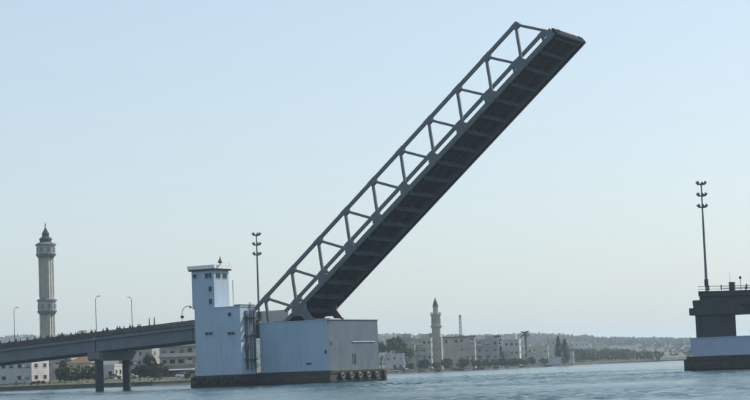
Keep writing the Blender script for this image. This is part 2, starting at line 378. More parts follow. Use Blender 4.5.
# control tower
ct = thing('control_tower', 'white bridge control tower with flat roof and lower annex beside the span', 'tower', (-14, -3.8, 0))
def T(name, material, *b, parent=ct): return MB().box(b[0]+14, b[1]+14, b[2]+3.8, b[3]+3.8, b[4], b[5]).build(name, material, parent)
T('tower_shaft', 'tower', -19.55, -14.4, -6.2, -1.15, 15.03, 22.3)
T('annex', 'tower', -19.1, -8.6, -6.2, -1.05, 2.3, 15.03)
T('annex_coping', 'tower', -14.4, -8.5, -6.3, -.98, 15.03, 15.2)
T('annex_parapet', 'conc', -10.0, -8.55, -6.1, -1.1, 15.2, 15.5)
rf = T('roof', 'white', -20.15, -13.85, -6.75, -.6, 22.62, 23.3)
T('fascia', 'conc_dark', -20.0, -14.0, -6.6, -.75, 22.3, 22.62, parent=rf)
T('plinth', 'plinth', -19.9, -8.6, -6.95, -1.0, -1.2, 2.0)
T('plinth_ledge', 'plinth', -19.4, -8.55, -6.75, -1.02, 2.0, 2.3)
for (x, z, ww, hh) in ((-18.75, 21.35, .9, .75), (-15.6, 21.3, 1.5, .95), (-15.25, 18.75, .75, .95), (-15.25, 16.35, .75, .95), (-11.0, 13.7, .75, .7), (-15.85, 10.25, 1.7, .55), (-10.75, 10.1, 1.6, .55)):
    window(ct, 'tower', (x+14, -6.2+3.8, z), ww, hh, '-y', mull=2 if ww > 1.2 else 1)
for y in (-4.75, -2.55): window(ct, 'tower', (-14.4+14, y+3.8, 21.25), 1.55, 1.0, '+x', mull=2, depth=.03)
# ladder, pipes and landing on the annex side facing the span
lad = MB()
for y in (-3.2, -2.6): lad.box(-8.5+14, -8.42+14, y+3.8-.04, y+3.8+.04, 3, 15.9)
for i in range(40): lad.box(-8.48+14, -8.44+14, -3.16+3.8, -2.64+3.8, 3.2+i*.31, 3.25+i*.31)
lad.build('ladder', 'rust', ct)
for y, r_ in ((-4.6, .13), (-4.1, .10), (-1.7, .16)): MB().tube([(-8.45+14, y+3.8, 3.2), (-8.45+14, y+3.8, 14.3)], r_, 8).build('pipe', 'rust', ct)
for z in (5.0, 9.6, 12.9): MB().box(-8.58+14, -7.95+14, -5.2+3.8, -1.3+3.8, z, z+.14).build('landing', 'rust', ct)
T('cable_box', 'rust', -8.6, -8.1, -5.0, -4.2, 6.8, 8.2)
T('roof_rail', 'galv', -14.25, -14.2, -1.05, -1.0, 23.3, 23.9)
sp = thing('white_vent_pole', 'slim white pole standing on the annex roof beside the control tower', 'pole', (-11.95, -3.4, 15.2))
MB().tube([(0, 0, 0), (0, 0, 5.1)], [.11, .09], 8).build('shaft', 'white', sp); MB().lathe([(.2, 0), (.2, .12)], 10).build('base_plate', 'white', sp)
sr = thing('roof_siren', 'small dark cone-shaped siren on the control tower roof', 'siren', (-13.9+.2, -4.9, 23.3))
MB().lathe([(.12, 0), (.12, .35)], 8).build('stand', 'galv', sr)
MB().lathe([(.42, .35), (.44, .5), (.2, 1.0), (.10, 1.35), (.03, 1.7)], 12).build('horn', 'black', sr)
for i in range(5):
    hung_tyre((-18.4+i*2.15, -7.28, 1.35), 'y', ('black tyre fender at the left end of the control tower base', 'black tyre fender second from the left on the control tower base', 'black tyre fender in the middle of the control tower base', 'black tyre fender fourth from the left on the control tower base', 'black tyre fender at the right end of the control tower base')[i], 'tyre fenders under the control tower')

# ------------------------------------------------------------------ the raised span
TH = 0.6954; PV = (0.58, 5.7, -4.0)      # trunnion in span coordinates (along, across, up)
L0 = (0, 0, 14.73)
span = thing('bascule_span', 'raised grey steel truss drawbridge span tilted over the channel', 'drawbridge')
span.rotation_euler = (0, -TH, 0)
span.location = (PV[0]*math.cos(TH)-PV[2]*math.sin(TH), PV[1], L0[2]+PV[0]*math.sin(TH)+PV[2]*math.cos(TH))
def S(mb_, name, material, parent=span):
    o = mb_.build(name, material, parent)
    if parent is span: o.location = (-PV[0], -PV[1], -PV[2])
    return o
DT, WT = 5.89, 11.42
def girder(mb_, s0, s1, y, n, w_, h_): return mb_.box(s0, s1, y-w_/2, y+w_/2, n-h_/2, n+h_/2)
for y in (0, WT):
    S(girder(MB(), -7.6, 68.4, y, DT, .56, .60), 'top_chord', 'steel')
    c = girder(MB(), -8.6, 72.3, y, -.66, .5, .60); c.box(-8.6, 72.3, y-.32, y+.32, -.36, -.30); c.box(-8.6, 72.3, y-.32, y+.32, -1.02, -.96)
    S(c, 'bottom_chord', 'steel')
    for i in range(10):
        t = -4+8*i
        S(MB().beam((t, y, DT), (t+4, y, -.4), .42, .47), 'diagonal', 'steel')
        S(MB().beam((t, y, DT), (t-4, y, -.4), .42, .47), 'diagonal', 'steel')
    for i in range(10):
        t = -4+8*i; yy = y-.335, y+.335
        a = [(t-.95, DT+.335), (t+.95, DT+.335), (t+.95, DT-.30), (t+.55, DT-.85), (t-.55, DT-.85), (t-.95, DT-.30)]
        if i == 9: a = [(t-.95, DT+.335), (t+.45, DT+.335), (t+.75, DT-.35), (t+.55, DT-.85), (t-.55, DT-.85), (t-.95, DT-.30)]
        S(MB().prism(a, *yy), 'gusset_plate', 'steel')
        t = 8*i
        e = 1.2 if i < 9 else .2
        S(MB().prism([(t-1.2, -1.04), (t+e, -1.04), (t+e, -.15), (t+min(e, .75), .45), (t-.75, .45), (t-1.2, -.15)], *yy), 'gusset_plate', 'steel')
for i in range(19):
    s = 4*i if i < 18 else 71.6
    fb = MB().box(s-.05, s+.05, .33, WT-.33, -1.38, -.34); fb.box(s-.20, s+.20, .34, WT-.34, -1.44, -1.38)
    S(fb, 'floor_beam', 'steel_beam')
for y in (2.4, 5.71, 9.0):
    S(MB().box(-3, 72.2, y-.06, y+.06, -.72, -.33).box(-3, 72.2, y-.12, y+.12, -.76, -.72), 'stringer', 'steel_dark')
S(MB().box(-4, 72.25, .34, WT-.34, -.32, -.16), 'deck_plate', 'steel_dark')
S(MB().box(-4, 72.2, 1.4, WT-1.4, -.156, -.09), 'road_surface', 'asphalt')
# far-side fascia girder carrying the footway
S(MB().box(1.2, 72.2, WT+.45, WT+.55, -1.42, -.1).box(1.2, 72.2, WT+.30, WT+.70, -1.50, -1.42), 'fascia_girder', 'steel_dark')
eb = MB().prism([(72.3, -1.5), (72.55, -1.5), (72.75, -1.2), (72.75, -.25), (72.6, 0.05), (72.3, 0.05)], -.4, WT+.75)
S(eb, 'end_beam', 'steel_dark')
for y in (1.2, WT-1.2): S(MB().box(72.75, 72.9, y-.4, y+.4, -.9, -.4), 'locking_bar', 'steel_dark')
for y in (0, WT):
    S(MB().prism([(-1.7, -.98), (2.0, -.98), (1.3, -1.8), (1.25, -4.0), (.6, -4.7), (-.1, -4.2), (-.2, -2.2)], y-.3, y+.3), 'hinge_bracket', 'steel')
    S(MB().beam((-7.4, y, DT), (-7.4-1.45, y, DT-1.75), .42, .42), 'tail_link', 'rust')
S(MB().tube([(.58, -.5, -4.0), (.58, WT+.5, -4.0)], .38, 14), 'trunnion_shaft', 'galv')
S(MB().box(-8.5, -5.0, 1.0, WT-1.0, -3.5, -.3), 'counterweight', 'conc_dark')
# trunnion bearings stand on the pier
for i, y in enumerate((-.2+.95, WT-.8)):
    tb = MB().prism([(1.9, 10.4), (4.6, 10.4), (4.0, 11.6), (3.55, 12.15), (2.8, 12.15), (2.4, 11.6)], y-.28, y+.28)
    tb.box(1.7, 4.8, y-.4, y+.4, 2.9, 10.4).build('trunnion_post', 'conc_dark', bp)

# ------------------------------------------------------------------ approach viaducts
def deck_z(x): return 12.05+.054*(x+24) if x < -24 else 12.05+.012*(x+24)
ap = thing('approach_viaduct', 'grey concrete approach viaduct climbing from the left to the control tower', 'viaduct', (-48, 5.7, 0))
def A(mb_, name, material, parent=ap):
    o = mb_.build(name, material, parent)
    if parent is ap: o.location = (48, -5.7, 0)
    return o
def sloped(mb_, xs, y0, y1, dz0, dz1, zf=deck_z):
    for a, b in zip(xs, xs[1:]):
        za, zb = zf(a), zf(b)
        mb_.add([(a,y0,za+dz0),(b,y0,zb+dz0),(b,y1,zb+dz0),(a,y1,za+dz0),(a,y0,za+dz1),(b,y0,zb+dz1),(b,y1,zb+dz1),(a,y1,za+dz1)],
                [(3,2,1,0),(4,5,6,7),(0,1,5,4),(2,3,7,6)]+([(3,0,4,7)] if a == xs[0] else [])+([(1,2,6,5)] if b == xs[-1] else []))
    return mb_
SPANS = [(-190,-140.1),(-139.9,-94.1),(-93.9,-48.1),(-47.9,-24.02),(-23.98,-8.0)]
for a, b in SPANS:
    A(sloped(MB(), [a, b], -.6, 12.0, -.55, 0), 'deck_slab', 'conc')
    for y in (-.15, 4.0, 8.0, 11.2): A(sloped(MB(), [a+.05, b-.05], y, y+.42, -2.55, -.56), 'girder', 'conc')
    for y in (-.3, 3.85, 7.85, 11.05): A(sloped(MB(), [a+.05, b-.05], y, y+.72, -2.82, -2.55), 'girder_flange', 'conc')
    A(sloped(MB(), [a, b], 1.3, 10.1, .004, .07), 'road_surface', 'asphalt')
    for y in (-.66, 11.66): A(sloped(MB(), [a, b], y, y+.4, .003, .28), 'kerb', 'conc_dark')
    for y in (-.5, 11.8):
        A(sloped(MB(), [a, b], y-.04, y+.04, 1.02, 1.14), 'hand_rail', 'rail'); A(sloped(MB(), [a, b], y-.03, y+.03, .62, .70), 'mid_rail', 'rail')
post = MB().box(-.09, .09, -.08, .08, .28, 1.16).mesh('railing_post', 'rail')
panel = MB()
for i in range(9): panel.box(.11+i*.2, .26+i*.2, -.03, .03, .28, 1.03)
panel = panel.mesh('baluster_panel', 'rail')
for y in (-.5, 11.8):
    for i in range(46):
        x = -99+i*2.0
        if x > -8.2: continue
        obj('railing_post', post, ap, (x+48, y-5.7, deck_z(x)))
        if y < 0 and x < -10.5:
            o = obj('baluster_panel', panel, ap, (x+48, y-5.7, deck_z(x))); o.rotation_euler = (0, -math.atan(.054 if x < -24 else .012), 0)
for x, zt in ((-48.0, 8.15), (-94, 5.2), (-140, 3.0)):
    if x > -100:
        cap = MB().prism([(-.9, zt-1.7), (-.3, zt-2.1), (11.7, zt-2.1), (12.3, zt-1.7), (12.3, zt-.3), (-.9, zt-.3)], x-1.5, x+1.5, 'x'); A(cap, 'pier_cap', 'conc')
        for y in (1.1, 5.7, 10.3): A(MB().box(x-1.2, x+1.2, y-.7, y+.7, zt-.3, deck_z(x)-2.84), 'bearing_block', 'conc_dark')
        for y in (.9, 9.9): A(MB().lathe([(.85, -1.2), (.85, zt-2.08)], 16, (x, y, 0)), 'column', 'conc_dark')
ab = MB().box(-197, -188, -1, 12.4, -1, deck_z(-188)-.6)
A(ab, 'abutment', 'conc')

A(sloped(MB(), [-31, -24, -9], 11.2, 11.5, .0, 2.45), 'pale_screen_wall', 'w_white')
def street_lamp(loc, h, rz, label, curved=False, group='street lamps on the viaduct'):
    t = thing('street_lamp', label, 'street lamp', loc, rz, group)
    MB().lathe([(.16, 0), (.16, .3), (.09, .4)], 8).build('base', 'galv', t)
    if curved:
        pts = [(0, 0, 0), (0, 0, h*.62)]+[(1.25*(1-math.cos(a)), 0, h*.62+1.3*math.sin(a)) for a in [R(15*i) for i in range(1, 7)]]+[(1.7, 0, h*.62+1.25)]
        MB().tube(pts, .07, 6).build('pole', 'galv', t); MB().lathe([(.06, .2), (.2, .05), (.34, -.15), (.3, -.25)], 10, (1.75, 0, h*.62+1.15)).build('lamp_head', 'black', t)
        MB().box(-.28, .28, -.2, .2, h*.40, h*.40+.5).build('signal_box', 'black', t)
    else:
        MB().tube([(0, 0, 0), (0, 0, h*.93), (.18, 0, h*.985), (.5, 0, h)], [.085, .055, .045, .04], 6).build('pole', 'galv', t)
        MB().box(.4, 1.0, -.11, .11, h-.05, h+.08).build('lamp_head', 'galv', t)
    return t
street_lamp((-69.8, .6, deck_z(-69.8)), 8.3, R(20), 'slim street lamp on the viaduct left of the tall minaret')
street_lamp((-48.3, .6, deck_z(-48.3)), 8.4, R(20), 'slim street lamp on the viaduct above the columns, near railing')
street_lamp((-47.3, 11.2, deck_z(-47.3)), 8.3, R(180), 'slim street lamp on the viaduct above the columns, far railing')
street_lamp((-26.9, .6, deck_z(-26.9)), 4.6, R(20), 'short curved-neck lamp beside the left wall of the control tower', True)

def signal_post(x, y, label):
    t = thing('barrier_post', label, 'barrier post', (x, y, deck_z(x)), 0, 'barrier posts on the viaduct')
    MB().lathe([(.16, 0), (.14, 1.2), (.10, 2.5), (.03, 2.75)], 10).build('post', 'black', t)
    MB().box(-.22, .22, -.18, .18, .0, 1.0).build('motor_box', 'rail', t)
signal_post(-35.0, .7, 'dark upright barrier post on the viaduct, left one of a pair')
signal_post(-33.8, .7, 'dark upright barrier post on the viaduct, right one of a pair')

# people leaning on the railing
def person_mesh():
    J = [((0,0,.95),.17,.13), ((0,0,1.15),.155,.12), ((0,.0,1.38),.19,.12), ((0,-.01,1.50),.07,.065), ((0,-.03,1.62),.095,.105), ((0,-.03,1.74),.075,.085)]
    E = [(0,1),(1,2),(2,3),(3,4),(4,5)]
    def chain(root, pts):
        p = root
        for q in pts: J.append(q); E.append((p, len(J)-1)); p = len(J)-1
    for s in (-1, 1):
        chain(0, [((s*.10,0,.88),.10,.11), ((s*.11,-.02,.50),.072,.075), ((s*.12,.03,.09),.05,.055), ((s*.13,-.12,.03),.045,.035)])
        chain(2, [((s*.20,0,1.40),.065,.07), ((s*.27,-.05,1.14),.05,.05), ((s*.20,-.28,1.12),.038,.038), ((s*.17,-.37,1.13),.035,.025)])
    me = bpy.data.meshes.new('body'); me.from_pydata([j[0] for j in J], E, [])
    o = bpy.data.objects.new('tmp', me); COL.objects.link(o)
    md = o.modifiers.new('s', 'SKIN'); o.modifiers.new('u', 'SUBSURF').levels = 1
    for i, j in enumerate(J): me.skin_vertices[0].data[i].radius = (j[1], j[2])
    me.skin_vertices[0].data[0].use_root = True
    dg = bpy.context.evaluated_depsgraph_get(); dg.update()
    out = bpy.data.meshes.new_from_object(o.evaluated_get(dg)); bpy.data.objects.remove(o)
    return out
body = person_mesh()
hair = MB().lathe([(.02, .13), (.07, .11), (.11, .05), (.118, -.02), (.10, -.09)], 10).mesh('hair', 'black', True)
PEOPLE = [(-68.9, 'cloth', 'person in dark clothes at the viaduct railing right of the leftmost street lamp'), (-65.9, 'cloth2', 'person in brown clothes at the viaduct railing, left of the tall minaret'),
          (-60.4, 'cloth', 'person in dark clothes at the viaduct railing just under the tall minaret'), (-56.9, 'cloth', 'person in dark clothes at the viaduct railing right of the tall minaret'),
          (-53.2, 'cloth2', 'person in brown clothes at the viaduct railing between minaret and columns'), (-45.3, 'cloth', 'person in dark clothes at the viaduct railing right of the column lamps'),
          (-42.6, 'cloth2', 'person in brown clothes at the viaduct railing, middle of the span by the tower'), (-39.4, 'cloth', 'person in dark clothes at the viaduct railing, second left of the barrier posts'),
          (-36.9, 'cloth', 'person in dark clothes at the viaduct railing next to the barrier posts')]
rq = random.Random(21)
for i in range(22):
    PEOPLE.append((-73+i*1.66+rq.uniform(-.6, .6), 'cloth', 'person in dark clothes in the crowd waiting along the viaduct railing'))
bodies = {}
for i, (x, c, lb) in enumerate(PEOPLE):
    if c not in bodies: bodies[c] = body.copy(); bodies[c].materials.clear(); bodies[c].materials.append(M[c])
    t = obj('person', bodies[c], None, (x, .15 if i < 9 else rq.uniform(.35, 1.0), deck_z(x)), R(-25+17*(i % 4))); tag(t, lb, 'person', 'people waiting on the viaduct')
    t.scale = (1, 1, .94+.025*(i % 4))
    obj('hair', hair, t, (0, -.02, 1.70))

# right-hand pier and viaduct
rp_ = thing('rest_pier', 'stepped concrete pier with pale band and dark base at the right edge', 'bridge pier', (86, 5.7, 0))
def RB(name, material, *b): return MB().box(b[0]-86, b[1]-86, b[2]-5.7, b[3]-5.7, b[4], b[5]).build(name, material, rp_)
RB('plinth', 'plinth', 78.0, 97, -1.5, 13.5, -1.2, 2.30)
RB('plinth_ledge', 'plinth', 77.85, 97.1, -1.6, 13.6, 2.30, 2.46)
RB('pale_band', 'white_band', 78.55, 96.5, -.75, 12.8, 2.46, 5.45)
RB('band_coping', 'white_band', 78.45, 96.6, -.85, 12.9, 5.45, 5.58)
RB('pier_wall', 'conc_dark', 79.5, 84.9, -.2, 4.3, 5.58, 9.35)
MB().lathe([(.8, 5.58), (.8, 9.35)], 14, (80.6-86, 9.6-5.7, 0)).build('column', 'conc_dark', rp_)
RB('pilaster', 'conc_dark', 79.46, 80.3, -.32, -.2, 5.58, 9.35)
RB('pilaster', 'conc_dark', 84.1, 84.94, -.32, -.2, 5.58, 9.35)
RB('cap_lip', 'conc_dark', 78.6, 88.2, -.75, 12.3, 9.35, 10.55)
RB('cap', 'conc_dark', 79.25, 87.6, -.55, 12.0, 10.55, 11.0)
RB('seat_ledge', 'conc_dark', 79.2, 80.32, -.55, 12.0, 11.0, 11.85)
RB('bearing_block', 'conc_dark', 88.4, 89.6, 1.0, 2.1, 5.58, 6.6)
for z in (.5, 1.9): RB('rubbing_timber', 'black', 77.9, 97, -1.68, -1.5, z-.12, z+.12)
RB('fender_post', 'plinth', 77.45, 78.0, -1.4, -.5, -.6, 2.0)
rv = thing('east_viaduct', 'dark concrete viaduct running off the right-hand pier out of frame', 'viaduct', (110, 5.7, 0))
def rz_(x): return 13.1-.012*max(0, x-80)-.03*max(0, x-92)
def V(mb_, name, material): return mb_.build(name, material, rv, (-110, -5.7, 0))
for a, b in ((80.34, 105), (105.05, 140)):
    V(sloped(MB(), [a, b], -.65, 12.0, -.6, 0, rz_), 'deck_slab', 'conc_dark')
    for y in (-.3, 4, 8, 11.2): V(sloped(MB(), [a+.05, b-.05], y, y+.5, -2.1, -.61, rz_), 'girder', 'conc_dark')
    V(sloped(MB(), [a, b], 1.3, 10.1, .004, .07, rz_), 'road_surface', 'asphalt')
    for y in (-.6, 11.8): V(sloped(MB(), [a, b], y-.04, y+.04, .95, 1.05, rz_), 'hand_rail', 'rail'); V(sloped(MB(), [a, b], y-.03, y+.03, .5, .57, rz_), 'mid_rail', 'rail')
    V(sloped(MB(), [a, b], -.72, -.3, .003, .25, rz_), 'kerb', 'conc_dark')
for i in range(14):
    for y in (-.6, 11.8): obj('railing_post', post, rv, (82.2+i*2.2-110, y-5.7, rz_(82.2+i*2.2)))
for y in (1, 10.4): V(MB().lathe([(.9, -1), (.9, 11)], 14, (105, y, 0)), 'column', 'conc_dark')
cb = thing('control_cabinet', 'small dark control cabinet by the railing on the right viaduct', 'cabinet', (85.9, .5, rz_(86)))
MB().box(-.45, .45, -.3, .3, .08, 1.5).build('body', 'conc_dark', cb); MB().box(-.5, .5, -.35, .35, 1.5, 1.58).build('lid', 'galv', cb); MB().box(-.4, .4, -.25, .25, 0, .08).build('foot', 'conc', cb)
an = thing('whip_antenna', 'thin whip antenna behind the railing on the right viaduct', 'antenna', (85.3, 1.6, rz_(85.3)))
MB().lathe([(.12, 0), (.1, .4)], 8).build('base', 'galv', an); MB().tube([(0, 0, .4), (-.1, 0, 3.4)], [.035, .02], 5).build('rod', 'galv', an)
lp = thing('signal_lamp', 'short post with a round navigation lamp on the right viaduct', 'signal lamp', (87.5, .2, rz_(87.5)))
MB().tube([(0, 0, 0), (0, 0, 2.0)], .06, 6).build('post', 'galv', lp); MB().lathe([(.08, 2.0), (.22, 2.1), (.22, 2.4), (.1, 2.5)], 10).build('lamp', 'black', lp)

def flood_mast(loc, h, label, rz):
    t = thing('floodlight_mast', label, 'floodlight mast', loc, rz, 'floodlight masts')
    MB().lathe([(.42, 0), (.42, .15)], 12).build('base_plate', 'galv', t)
    MB().tube([(0, 0, .1), (0, 0, h*.5), (0, 0, h-.2)], [.24, .18, .11], 10).build('pole', 'galv', t)
    MB().box(-.32, .32, -.25, .25, 1.2, 2.3).build('switch_box', 'rail', t)
    for k_, z in enumerate((h-.5, h-2.45, h-4.4)):
        c = MB().box(-.5, .5, -.06, .06, z-.06, z+.06); c.lathe([(.26, -.12), (.26, .12)], 8, (0, 0, z)); arm = c.build('cross_arm', 'galv', t)
        for s, up_ in ((-1, 1.0), (.3, .2), (1, .9)):
            a = Vector((s*.42, -.12, z)); d = Vector((s*.62, -.25, .85*up_+.1)).normalized()
            q = d.to_track_quat('Z', 'Y').to_matrix()
            hd = MB(); vs0 = [Vector(v) for v in MB().box(-.24, .24, -.22, .22, 0, .62).v]
            vs0 = [Vector((v.x*(.75 if v.z < .1 else 1), v.y*(.75 if v.z < .1 else 1), v.z)) for v in vs0]
            hd.add([a+q@v for v in vs0], [(3,2,1,0),(4,5,6,7),(0,1,5,4),(1,2,6,5),(2,3,7,6),(3,0,4,7)])
            h_o = hd.build('floodlight', 'galv', t)
            ln = MB(); ln.add([a+q@Vector(v) for v in MB().box(-.2, .2, -.18, .18, .61, .64).v], [(3,2,1,0),(4,5,6,7),(0,1,5,4),(1,2,6,5),(2,3,7,6),(3,0,4,7)]); ln.build('lens', 'lens', h_o)
    return t
flood_mast((-15.7, 11.0, deck_z(-15.7)), 18.1, 'tall floodlight mast behind the control tower annex', R(35))
flood_mast((80.9, 2.0, rz_(80.9)), 18.9, 'tall floodlight mast on the right-hand pier', R(25))

# ------------------------------------------------------------------ vegetation
def leaf_quads(mb_, c, rad, n, size, rn, flat=.8):
    for _ in range(n):
        while True:
            v = Vector((rn.uniform(-1, 1), rn.uniform(-1, 1), rn.uniform(-1, 1)))
            if .25 < v.length < 1: break
        p = Vector(c)+Vector((v.x*rad, v.y*rad, v.z*rad*flat))
        a = Vector((rn.uniform(-1, 1), rn.uniform(-1, 1), rn.uniform(-.7, .7))).normalized(); b = a.cross(Vector((rn.uniform(-1, 1), rn.uniform(-1, 1), rn.uniform(-1, 1)))).normalized()
        s = size*rn.uniform(.6, 1.3)
        mb_.add([p-a*s-b*s*.6, p+a*s-b*s*.45, p+a*s*.8+b*s*.6, p-a*s*.9+b*s*.5], [(0,1,2,3)])
def tree_meshes(seed, h, rx, kind='broad', n=34, q=26):
    rn = random.Random(seed); tr = MB(); cr = MB()
    if kind == 'cypress':
        tr.tube([(0, 0, -.3), (0, 0, h*.9)], [h*.022, h*.004], 6)
        for i in range(n):
            t = i/n; z = h*(.07+.9*t); r_ = rx*(math.sin(math.pi*min(1, .22+t*.78))**.8)
            a = rn.uniform(0, 6.28); leaf_quads(cr, (math.cos(a)*r_*.45, math.sin(a)*r_*.45, z), max(.3, r_*.75), q, .32, rn, 1.5)
    elif kind == 'layered':
        tr.tube([(0, 0, -.3), (.1, 0, h*.5), (0, 0, h*.98)], [h*.022, h*.016, h*.004], 6)
        for L_ in range(7):
            z = h*(.26+.105*L_); r_ = rx*(1-.07*L_)*rn.uniform(.7, 1.05)
            for a0 in range(6):
                a = a0*1.05+rn.uniform(-.3, .3)+L_
                tr.tube([(0, 0, z-.2), (math.cos(a)*r_*.8, math.sin(a)*r_*.8, z+.35)], [.09, .03], 4)
                leaf_quads(cr, (math.cos(a)*r_*.62, math.sin(a)*r_*.62, z+.35), r_*.42, q, .42, rn, .45)
    else:
        z0 = h*.34 if kind == 'broad' else h*.12
        tr.tube([(0, 0, -.3), (h*.015, 0, z0*.6), (0, h*.01, h*.55)], [h*.035, h*.027, h*.012], 7)
        for i in range(6):
            a = i*1.05+rn.uniform(-.3, .3); l_ = rx*rn.uniform(.45, .75)
            tr.tube([(0, 0, z0*rn.uniform(.7, 1.1)), (math.cos(a)*l_*.5, math.sin(a)*l_*.5, z0*1.35), (math.cos(a)*l_, math.sin(a)*l_, h*rn.uniform(.55, .75))], [h*.016, h*.011, h*.005], 5)
        for i in range(n):
            a = rn.uniform(0, 6.28); e = rn.uniform(-.45, 1) if kind == 'broad' else rn.uniform(-1, 1); k_ = rn.uniform(.35, 1)**.5
            rr = math.sqrt(max(0, 1-e*e*.9))*k_
            zc = (h+z0)/2+.1*h if kind == 'broad' else h*.46; c = (math.cos(a)*rr*rx*.78, math.sin(a)*rr*rx*.78, zc+e*k_*(h-z0)*.40)
            leaf_quads(cr, c, rx*rn.uniform(.20, .34), q, .30+h*.012, rn)
    return tr.mesh('trunk', 'bark'), cr
def make_tree(name, label, cat, loc, meshes, scale=1., rz=0., group=None, sink=0.):
    t = thing(name, label, cat, (loc[0], loc[1], ground(loc[0], loc[1])-sink if len(loc) < 3 else loc[2]), rz, group); t.scale = (scale if not isinstance(scale, tuple) else 1,)*3
    if isinstance(scale, tuple): t.scale = scale
    obj('trunk', meshes[0], t); obj('crown', meshes[1], t); return t
def TM(seed, h, rx, kind, leaf, n=34, q=26):
    a, b = tree_meshes(seed, h, rx, kind, n, q); return a, b.mesh('crown', leaf)
tb1 = TM(1, 13, 5.4, 'broad', 'leaf', 46, 30); tb2 = TM(2, 10, 4.8, 'broad', 'leaf', 44, 30); tb3 = TM(3, 10, 4.2, 'broad', 'leaf_dark', 44, 28)
ts1 = TM(4, 4, 2.6, 'shrub', 'leaf_light', 26, 26); ts2 = TM(5, 4, 2.4, 'shrub', 'leaf', 26, 26); ts3 = TM(6, 4, 2.3, 'shrub', 'leaf_dark', 26, 26)
tm1 = TM(11, 10, 5.0, 'shrub', 'leaf', 60, 30); tm2 = TM(12, 10, 5.4, 'shrub', 'leaf_dark', 60, 30); tm3 = TM(13, 9, 4.6, 'shrub', 'leaf', 52, 30)
tl = TM(7, 17, 5.0, 'layered', 'leaf_dark', 1, 34); tcy = TM(8, 15, 1.9, 'cypress', 'leaf_dark', 44, 26)

# centre shore trees
make_tree('broadleaf_tree', 'big rounded green tree just right of the bascule pier', 'tree', (-240.5, 467), tb1, (1.0, 1.0, 1.08), .4)
make_tree('broadleaf_tree', 'lower green tree with round crown left of the cream building by the town minaret', 'tree', (-233.5, 464), tb2, (1.0, 1.0, .98), 1.7)
make_tree('broadleaf_tree', 'narrow green tree touching the right wall of the bascule pier', 'tree', (-241, 453.5), tb3, (.75, .75, 1.22), 2.2)
make_tree('norfolk_pine', 'tall dark layered pine between the grey and white waterfront houses', 'tree', (-238.5, 568.6), tl, (.95, .95, .98), .3)
make_tree('cypress_tree', 'dark pointed cypress, taller left one of a pair', 'tree', (-261.2, 696.1), tcy, (1.25, 1.25, 1.10), 0, 'pair of cypresses')
make_tree('cypress_tree', 'dark pointed cypress, shorter right one of a pair', 'tree', (-258.7, 699.8), tcy, (1.35, 1.35, .98), 2, 'pair of cypresses')
# palm
def palm(loc, h, label):
    t = thing('palm_tree', label, 'palm tree', (loc[0], loc[1], ground(*loc)))
    MB().tube([(0, 0, -.3), (.15, 0, h*.4), (.05, 0, h*.8), (0, 0, h)], [.75, .62, .58, .75], 9).build('trunk', 'bark', t)
    rn = random.Random(3)
    for i in range(34):
        a = i*2.4+rn.uniform(-.2, .2); e = rn.uniform(-.5, 1.2); L_ = rn.uniform(3.0, 4.2); mb_ = MB(); pts = []
        for k_ in range(7):
            s = k_/6; pts.append(Vector((math.cos(a)*L_*s*math.cos(e*.7), math.sin(a)*L_*s*math.cos(e*.7), L_*(s*math.sin(e)*.9-s*s*.55))))
        side = Vector((-math.sin(a), math.cos(a), 0))
        for k_ in range(6):
            p, q = pts[k_], pts[k_+1]; w0, w1 = .55*math.sin(math.pi*(k_/6*.8+.15)), .55*math.sin(math.pi*((k_+1)/6*.8+.15))
            mb_.add([p-side*w0-Vector((0,0,w0*.5)), p, p+side*w0-Vector((0,0,w0*.5)), q-side*w1-Vector((0,0,w1*.5)), q, q+side*w1-Vector((0,0,w1*.5))], [(0,1,4,3),(1,2,5,4)])
        mb_.build('frond', 'frond', t, (0, 0, h-.1))
palm((-271, 673.2), 18.3, 'tall palm tree standing above the low waterfront houses')
# shrubs along the banks: x, y, top height, mesh, label
SHR = [(-232,478,6.6,ts3,'dark round shrub at the foot of the banded building left of the minaret'), (-229,496,6.8,ts1,'green shrub right below the town minaret'), (-224,504,6.5,ts1,'bright green shrub in front of the long pinkish-brown building'),
 (-223,516,6.8,ts2,'green shrub at the right end of the long pinkish-brown building'), (-225,533,6.6,ts2,'green shrub before the grey waterfront block'), (-226,549,6.0,ts3,'dark shrub under the layered pine'),
 (-228,565,6.3,ts2,'green shrub before the white stepped house'), (-230,576,5.7,ts1,'light green shrub right of the white stepped house'), (-254,643,6.3,ts3,'dark shrub under the palm before the white garden wall'), (-252,656,6.0,ts2,'green shrub before the right end of the garden wall'),
 (-166.6,121,2.6,ts3,'small dark bush at the quay edge under the viaduct, left of three'), (-165.2,121.4,2.7,ts3,'small dark bush at the quay edge under the viaduct, middle of three'), (-163.8,121.8,2.6,ts3,'small dark bush at the quay edge under the viaduct, right of three'),
 (-165,131,6.6,ts3,'tall dark bush at the lit end wall of the white waterfront building'), (-164,134,7.8,ts2,'tallest green bush left of the orange-roofed house'), (-164,138,7.5,ts2,'green bush in front of the orange-roofed house'),
 (-162,141,6.8,ts3,'dark green bush under the right eave of the orange-roofed house'), (-159,140,6.0,ts2,'green bush beside the left viaduct column'), (-152,148,5.9,ts2,'green bush just right of the viaduct columns'), (-150,150,6.8,ts3,'dark bush second right of the viaduct columns'),
 (-150,155,7.8,ts3,'dark tall bush in front of the grey block behind the viaduct'), (-147,154,7.5,ts2,'green tall bush left of the banded apartment house'), (-138,143,4.1,ts2,'small bush on the grass before the apartment house'), (-131,147,3.6,ts1,'small light bush on the grass left of the control tower'),
 (-228,457,5.0,ts1,'low light green shrub below the trees right of the bascule pier'), (-228,483,5.0,ts1,'low light green shrub left of the minaret base')]
